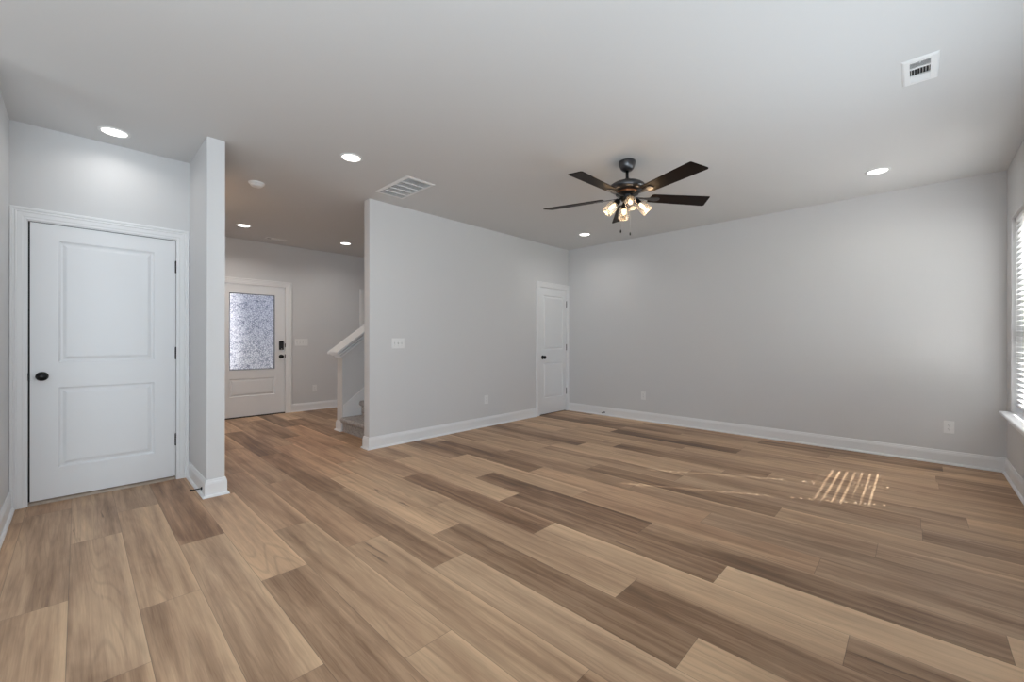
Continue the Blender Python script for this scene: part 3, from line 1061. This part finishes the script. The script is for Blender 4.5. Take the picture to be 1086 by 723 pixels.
# lowest strip wraps the wall, a frame of three boards
for (a, b) in ((YW0 - 0.024, YW0), (YW1, YW1 + 0.024)):
    poly = [(2.368, top(2.368) - 0.018), (2.368, top(2.368) + 0.011), (XH1, top(XH1) + 0.011), (XH1, top(XH1) - 0.018)]
    m.prism(poly, a, b, lambda p, q_, y: (p, y, q_))
m.prism([(2.368, top(2.368) - 0.018), (2.368, top(2.368) + 0.015), (2.40, top(2.40) + 0.015), (2.40, top(2.40) - 0.018)], YW0, YW1, lambda p, q_, y: (p, y, q_))
m.build('bed_molding', M_TRIM, capo, 0.003)
structure(capo, 'white moulded cap sloping along the stair half wall', 'handrail cap')
capo.name = 'trim_2'
baseboard('baseboard_stair', [(2.40, YW0), (2.40, YW1), (XH1, YW1)], 1, 'small white baseboard around the foot of the stair half wall')


# ------------------------------------------------------------------ ceiling fittings
def downlight(x, y, energy, label, grp='recessed ceiling lights', first=[None]):
    if first[0] is None:
        root = empty('recessed_light', (x, y, H))
        MB().lathe([(0.070, -0.0005), (0.074, -0.006), (0.086, -0.0055), (0.092, -0.002), (0.092, 0.0)], 40, caps=False).build('trim_ring', M_VENT, root)
        MB().lathe([(0.0, -0.0045), (0.050, -0.0042), (0.0715, -0.002), (0.0715, -0.0003)], 40, caps=False).build('lens', M_LENS, root)
        first[0] = root
    else:
        root = copy_tree(first[0])
        root.location = (x, y, H)
    l = bpy.data.lights.new('recessed_light_beam', 'AREA')
    l.shape = 'DISK'
    l.size = 0.13
    l.energy = energy
    l.color = (1.0, 0.97, 0.93)
    l.spread = math.radians(150)
    lo = bpy.data.objects.new('recessed_light_beam', l)
    lo.location = (x, y, H - 0.008)
    COL.objects.link(lo)
    tag(root, label, 'ceiling light', grp)
    return root


CAN = 2.6
downlight(0.190, 4.292, CAN * 0.45, 'round recessed light in front of the large white panel door')
downlight(1.608, 3.441, CAN, 'round recessed light over the hall opening beside the long grille')
downlight(5.065, 0.251, CAN * 0.7, 'round recessed light near the bright window, alone on its side')
downlight(5.139, 3.482, CAN, 'round recessed light near the far corner above the closet door')
downlight(1.557, 6.531, CAN * 3.2, 'round recessed light in the hall nearest the glazed entry door')
downlight(2.975, 6.564, CAN * 1.4, 'round recessed light over the stair side of the hall')


def slat_bank(mb, x0, x1, y0, y1, n, along, tilt, zc, w):
    """n louvres between the limits, running along x or y, tilted"""
    for i in range(n):
        f = (i + 0.5) / n
        if along == 'x':
            yc = y0 + (y1 - y0) * f
            mt = Matrix.Translation((0, yc, zc)) @ Matrix.Rotation(tilt, 4, 'X')
            mb.box(x0, x1, -w / 2, w / 2, -0.0006, 0.0006, mt)
        else:
            xc = x0 + (x1 - x0) * f
            mt = Matrix.Translation((xc, 0, zc)) @ Matrix.Rotation(tilt, 4, 'Y')
            mb.box(-w / 2, w / 2, y0, y1, -0.0006, 0.0006, mt)


def frame_mb(x0, x1, y0, y1, bw, z0=-0.006):
    m = MB()
    pth = [(x0, y0), (x1, y0), (x1, y1), (x0, y1)]
    prof = [(0, 0), (0.004, z0 * 0.6), (0.012, z0), (bw, z0), (bw, -0.0003)]
    rows = []
    for (x, y), (a, b) in zip(pth, ((1, 1), (-1, 1), (-1, -1), (1, -1))):
        rows.append([(x + a * w, y + b * w, h) for w, h in prof])
    n = len(prof)
    v = [p for r in rows for p in r]
    f = [(j * n + i, j * n + i + 1, ((j + 1) % 4) * n + i + 1, ((j + 1) % 4) * n + i) for j in range(4) for i in range(n - 1)]
    return m.add(v, f)


# long return grille
rx, ry = 2.307, 3.742
rg = empty('return_air_grille', (rx, ry, H))
hx, hy = 0.162, 0.302
frame_mb(-hx, hx, -hy, hy, 0.032, -0.008).build('frame', M_VENT, rg)
MB().box(-hx + .03, hx - .03, -hy + .03, hy - .03, -0.0012, -0.0004).build('backing', plain('dark_grey_backing', (0.10, 0.10, 0.10), 0.9), rg)  # dark grey sheet behind the louvres
iy = hy - 0.032
for k in range(5):
    a = -iy + 2 * iy * k / 5 + (0.004 if k else 0)
    b = -iy + 2 * iy * (k + 1) / 5 - (0.004 if k < 4 else 0)
    m = MB()
    slat_bank(m, -hx + .032, hx - .032, a, b, 9, 'x', math.radians(42), -0.0045, 0.0095)
    m.build('louver_bank', M_VENT, rg)
m = MB()
for k in range(1, 5):
    yy = -iy + 2 * iy * k / 5
    m.box(-hx + .03, hx - .03, yy - 0.0055, yy + 0.0055, -0.0115, -0.0006)
m.build('crossbars', M_VENT, rg)
tag(rg, 'long white ceiling return grille above the partition end', 'air vent')

# supply register near the window
sx0, sx1, sy0, sy1 = 3.180, 3.488, -0.092, 0.060
sr = empty('supply_register', ((sx0 + sx1) / 2, (sy0 + sy1) / 2, H))
hx, hy = (sx1 - sx0) / 2, (sy1 - sy0) / 2
frame_mb(-hx, hx, -hy, hy, 0.034, -0.009).build('frame', M_VENT, sr)
MB().box(-hx + .03, hx - .03, -hy + .03, hy - .03, -0.0012, -0.0004).build('duct_opening', M_DARK, sr)
y0_, y1_ = -hy + 0.034, hy - 0.034
x0_, x1_ = -hx + 0.036, hx - 0.036
m = MB()
slat_bank(m, x0_, x0_ + 0.066, y0_, y1_, 6, 'y', math.radians(-38), -0.0045, 0.0125)
m.build('louver_bank', M_VENT, sr)
m = MB()
slat_bank(m, x1_ - 0.066, x1_, y0_, y1_, 6, 'y', math.radians(38), -0.0045, 0.0125)
m.build('louver_bank', M_VENT, sr)
m = MB()
slat_bank(m, x0_ + 0.076, x1_ - 0.076, y0_, y1_, 7, 'x', math.radians(80), -0.0048, 0.0075)
m.box(x0_ + 0.067, x0_ + 0.076, y0_, y1_, -0.009, -0.001)
m.box(x1_ - 0.076, x1_ - 0.067, y0_, y1_, -0.009, -0.001)
m.build('fin_bank', M_VENT, sr)
m = MB().box(-hx + 0.028, -hx + 0.036, -0.004, 0.004, -0.016, -0.008)
m.build('damper_lever', M_VENT, sr)
tag(sr, 'small white ceiling register with dark slits near the window', 'air vent')

# small hall register
hr = empty('hall_register', (2.115, 7.070, H))
hx, hy = 0.145, 0.062
frame_mb(-hx, hx, -hy, hy, 0.020, -0.007).build('frame', M_VENT, hr)
MB().box(-hx + .018, hx - .018, -hy + .018, hy - .018, -0.0012, -0.0004).build('duct_opening', M_DARK, hr)
m = MB()
slat_bank(m, -hx + 0.07, hx - 0.022, -hy + .02, hy - .02, 9, 'y', math.radians(40), -0.004, 0.0165)
m.build('louver_bank', M_VENT, hr)
m = MB()
slat_bank(m, -hx + 0.022, -hx + 0.065, -hy + .02, hy - .02, 3, 'y', math.radians(-62), -0.004, 0.008)
m.build('louver_bank', M_VENT, hr)
tag(hr, 'slim white register on the hall ceiling above the entry door', 'air vent')

# smoke detector
sd = empty('smoke_detector', (1.221, 4.667, H))
MB().lathe([(0.0, -0.042), (0.030, -0.041), (0.048, -0.036), (0.054, -0.027), (0.055, -0.020)], 36, caps=False).build('cover', M_PLATE, sd)
MB().lathe([(0.053, -0.020), (0.066, -0.017), (0.069, -0.010), (0.069, 0.0)], 36, caps=False).build('base', M_PLATE, sd)
MB().lathe([(0.0, -0.0455), (0.010, -0.045), (0.012, -0.041)], 20, Matrix.Translation((0.018, 0.006, 0)), caps=False).build('test_button', M_PLATE, sd)
tag(sd, 'round white smoke detector on the hall ceiling', 'smoke detector')

# warm lit ceiling fixture in the side room behind the stub wall
fl = empty('drum_ceiling_lamp', (0.22, 5.36, H))
MB().lathe([(0.06, -0.02), (0.065, -0.012), (0.065, 0.0)], 36).build('lamp_base', M_STEEL, fl)
MB().lathe([(0.008, -0.14), (0.008, -0.018)], 12).build('stem', M_STEEL, fl)
MB().lathe([(0.0, -0.30), (0.155, -0.30), (0.16, -0.295), (0.16, -0.145), (0.155, -0.14), (0.0, -0.14)], 40, caps=False, smooth=False).build('lamp_shade', emit('warm_lit_shade', (1.0, 0.68, 0.45), 18.0), fl)
tag(fl, 'warm glowing drum lamp hung below the ceiling of the side room', 'ceiling lamp')

# ------------------------------------------------------------------ switches, outlets, door stops
M_SCREW = plain('screw_head', (0.55, 0.55, 0.55), 0.4, 0.5)
M_SLOT = plain('outlet_slot', (0.05, 0.05, 0.05), 0.8)


def plate(root, w, h):
    return MB().box(-w / 2, w / 2, -0.0055, 0.0, -h / 2, h / 2).build('cover_plate', M_PLATE, root, 0.003, 3)


def switch(loc, rz, gangs, w, label, dark_last=False):
    root = empty('light_switch', loc, rz)
    plate(root, w, 0.117)
    for i in range(gangs):
        x = (i - (gangs - 1) / 2) * 0.046
        MB().box(x - 0.0052, x + 0.0052, -0.0062, -0.004, -0.0125, 0.0125).build('switch_slot', plain('switch_slot', (0.42, 0.42, 0.42), 0.6), root)
        s = 1 if i % 2 == 0 else -1
        mt = Matrix.Translation((x, -0.006, 0.0)) @ Matrix.Rotation(math.radians(24 * s), 4, 'X')
        MB().box(-0.0038, 0.0038, -0.011, 0.001, -0.0055, 0.0055, mt).build('toggle', M_PLATE, root, 0.001)
        for z in (-0.030, 0.030):
            sc = MB()
            sc.lathe([(0.0, 0.0012), (0.003, 0.0006), (0.003, 0)], 12, Matrix.Translation((x, -0.0055, z)) @ Matrix.Rotation(PI / 2, 4, 'X'), caps=False)
            sc.build('screw', M_SCREW, root)
    tag(root, label, 'light switch')
    return root


def outlet(loc, rz, label, w=0.072, h=0.118):
    root = empty('wall_outlet', loc, rz)
    plate(root, w, h)
    for z in (-0.0195, 0.0195):
        rc = MB().box(-0.0165, 0.0165, -0.0072, -0.004, z - 0.0135, z + 0.0135).build('receptacle', M_PLATE, root, 0.003, 2)
        m = MB()
        m.box(-0.0075, -0.0055, -0.0076, -0.006, z - 0.002, z + 0.007)
        m.box(0.0055, 0.0075, -0.0076, -0.006, z - 0.001, z + 0.006)
        m.lathe([(0.0022, 0.0), (0.0022, 0.0014)], 10, Matrix.Translation((0, -0.0062, z - 0.0075)) @ Matrix.Rotation(PI / 2, 4, 'X'))
        m.build('socket_holes', M_SLOT, rc)
    MB().lathe([(0.0, 0.0014), (0.003, 0.0006), (0.003, 0)], 12, Matrix.Translation((0, -0.0055, 0)) @ Matrix.Rotation(PI / 2, 4, 'X'), caps=False).build('screw', M_SCREW, root)
    tag(root, label, 'outlet')
    return root


switch((2.563, YP, 1.158), 0, 3, 0.165, 'white three-gang switch plate on the partition wall')
switch((2.614, YF, 1.157), 0, 4, 0.208, 'white four-gang switch plate beside the entry door')
outlet((3.940, YP, 0.372), 0, 'white outlet low on the partition wall below the ceiling fan')
outlet((XB, 2.916, 0.372), PI / 2 * -1, 'white outlet low on the far wall near the closet door')
outlet((XB, -0.231, 0.360), -PI / 2, 'white outlet low on the far wall near the window')
outlet((2.829, YF, 0.367), 0, 'white outlet low on the entry wall beside the glazed door')


def door_stop(loc, label):
    """rigid black stop screwed into the baseboard, pointing along -x"""
    root = empty('door_stop', loc)
    rot = Matrix.Rotation(-PI / 2, 4, 'Y')
    MB().lathe([(0.0125, 0.0), (0.012, 0.005), (0.006, 0.008)], 20, rot).build('base', M_BLACK, root)
    MB().lathe([(0.0045, 0.006), (0.0045, 0.062)], 14, rot).build('rod', M_BLACK, root)
    MB().lathe([(0.0065, 0.060), (0.0075, 0.064), (0.0075, 0.074), (0.005, 0.078)], 16, rot).build('rubber_tip', M_BLACK, root)
    tag(root, label, 'door stop')
    return root


door_stop((XS - 0.0138, 3.968, 0.050), 'black door stop on the stub wall baseboard beside the large door')
door_stop((XB - 0.0138, 3.573, 0.047), 'black door stop on the far wall baseboard by the closet door')


# ------------------------------------------------------------------ ceiling fan
FX, FY = 3.300, 1.798
fan = empty('ceiling_fan', (FX, FY, H))
MB().lathe([(0.022, -0.084), (0.040, -0.080), (0.056, -0.064), (0.066, -0.036), (0.070, -0.010), (0.070, 0.0)], 40).build('canopy', M_BRONZE, fan)
MB().lathe([(0.013, -0.175), (0.013, -0.080)], 20).build('downrod', M_BLACK, fan)
MB().lathe([(0.020, -0.176), (0.024, -0.170), (0.024, -0.150), (0.014, -0.143)], 24).build('coupling', M_BLACK, fan)
BZ = 2.434 - H
mot = MB().lathe([(0.070, -0.262), (0.120, -0.258), (0.146, -0.244), (0.152, -0.226), (0.146, -0.208), (0.120, -0.190), (0.075, -0.177), (0.024, -0.171)], 48).build('motor_housing', M_BRONZE, fan)
MB().lathe([(0.075, -0.280), (0.088, -0.276), (0.088, -0.262), (0.080, -0.258)], 40).build('copper_band', plain('copper_band', (0.40, 0.16, 0.07), 0.35, 0.9), mot)
MB().lathe([(0.030, -0.345), (0.048, -0.338), (0.060, -0.318), (0.062, -0.300), (0.070, -0.290), (0.095, -0.300 + 0.012), (0.098, -0.280)], 40).build('switch_housing', M_BLACK, fan)

PH = math.radians(-109.6)
blade_proto = None


def make_blade():
    R0, R1 = 0.205, 0.760
    w0, w1 = 0.062, 0.079
    # outline in the blade plane: x outward, y across; slanted tip with eased corners
    out = [(R0, -w0 + 0.012), (R0 + 0.012, -w0), (R1 - 0.042, -w1), (R1 - 0.030, -w1 + 0.004), (R1, w1 - 0.014), (R1 - 0.010, w1), (R0 + 0.012, w0), (R0, w0 - 0.012)]
    m = MB()
    m.prism(out, -0.003, 0.003, lambda x, y, z: (x, y, z))
    return m


for k in range(5):
    th_ = PH + k * 2 * PI / 5
    # each blade: bracket arm with the blade as its neighbour part, both children of the fan
    tilt = Matrix.Rotation(th_, 4, 'Z') @ Matrix.Translation((0, 0, BZ)) @ Matrix.Rotation(math.radians(-11), 4, 'X')
    if blade_proto is None:
        b = make_blade().build('blade', M_BLADE, fan, 0.0015)
        a = MB()
        a.prism([(0.075, -0.016), (0.150, -0.011), (0.205, -0.020), (0.262, -0.032), (0.290, -0.020), (0.296, 0.0), (0.290, 0.020), (0.262, 0.032), (0.205, 0.020), (0.150, 0.011), (0.075, 0.016)],
                -0.009, -0.0035, lambda x, y, z: (x, y, z))
        for (x, y) in ((0.225, -0.014), (0.225, 0.014), (0.272, 0.0)):
            a.lathe([(0.0, -0.0125), (0.005, -0.011), (0.006, -0.009)], 12, Matrix.Translation((x, y, 0)), caps=False)
        ar = a.build('blade_iron', M_BRONZE, b, 0.001)
        blade_proto = b
    else:
        b = copy_tree(blade_proto, fan)
    b.matrix_local = tilt

# light kit: four jar shades on angled sockets
for k in range(4):
    az = math.radians(220 + 90 * k)
    tl = math.radians(46)
    base = Vector((0.055 * math.cos(az), 0.055 * math.sin(az), -0.318))
    d = Vector((math.cos(az) * math.sin(tl), math.sin(az) * math.sin(tl), -math.cos(tl)))
    mt = Matrix.Translation(base) @ d.to_track_quat('Z', 'Y').to_matrix().to_4x4()
    if k == 0:
        so = MB().lathe([(0.010, -0.02), (0.010, 0.018), (0.022, 0.022), (0.026, 0.030), (0.026, 0.058), (0.030, 0.060), (0.030, 0.066)], 24).build('light_socket', M_BLACK, fan)
        MB().lathe([(0.027, 0.058), (0.034, 0.066), (0.043, 0.076), (0.046, 0.090), (0.046, 0.165), (0.0475, 0.168), (0.0475, 0.172),
                    (0.0445, 0.172), (0.0445, 0.168), (0.0435, 0.165), (0.0435, 0.091), (0.041, 0.078), (0.032, 0.068)], 32, caps=False).build('jar_shade', M_GLASS, so)
        MB().lathe([(0.010, 0.064), (0.011, 0.075), (0.014, 0.090), (0.0165, 0.105), (0.016, 0.118), (0.010, 0.130), (0.0, 0.134)], 24, caps=False).build('bulb', M_BULB, so)
        sock = so
    else:
        so = copy_tree(sock, fan)
    so.matrix_local = mt
    l = bpy.data.lights.new('fan_bulb_light', 'POINT')
    l.energy = 1.0
    l.color = (1.0, 0.66, 0.36)
    l.shadow_soft_size = 0.03
    lo = bpy.data.objects.new('fan_bulb_light', l)
    lo.location = Vector((FX, FY, H)) + base + d * 0.175
    COL.objects.link(lo)
# pull chains
for (dx, dy, zend) in ((-0.030, 0.045, 2.125), (0.012, -0.022, 2.100)):
    c = MB()
    zt_, zb_ = -0.335, zend + 0.030 - H
    c.tube([(dx, dy, zt_), (dx, dy, zb_)], 0.0009, 6)
    co = c.build('pull_chain', M_STEEL, fan)
    MB().lathe([(0.0, zb_ - 0.030), (0.0055, zb_ - 0.026), (0.006, zb_ - 0.012), (0.002, zb_), (0.0, zb_ + 0.001)], 14,
               Matrix.Translation((dx, dy, 0)), caps=False).build('fob', M_BLACK, co)
tag(fan, 'dark five-blade ceiling fan with lit glass jar lamps', 'ceiling fan')
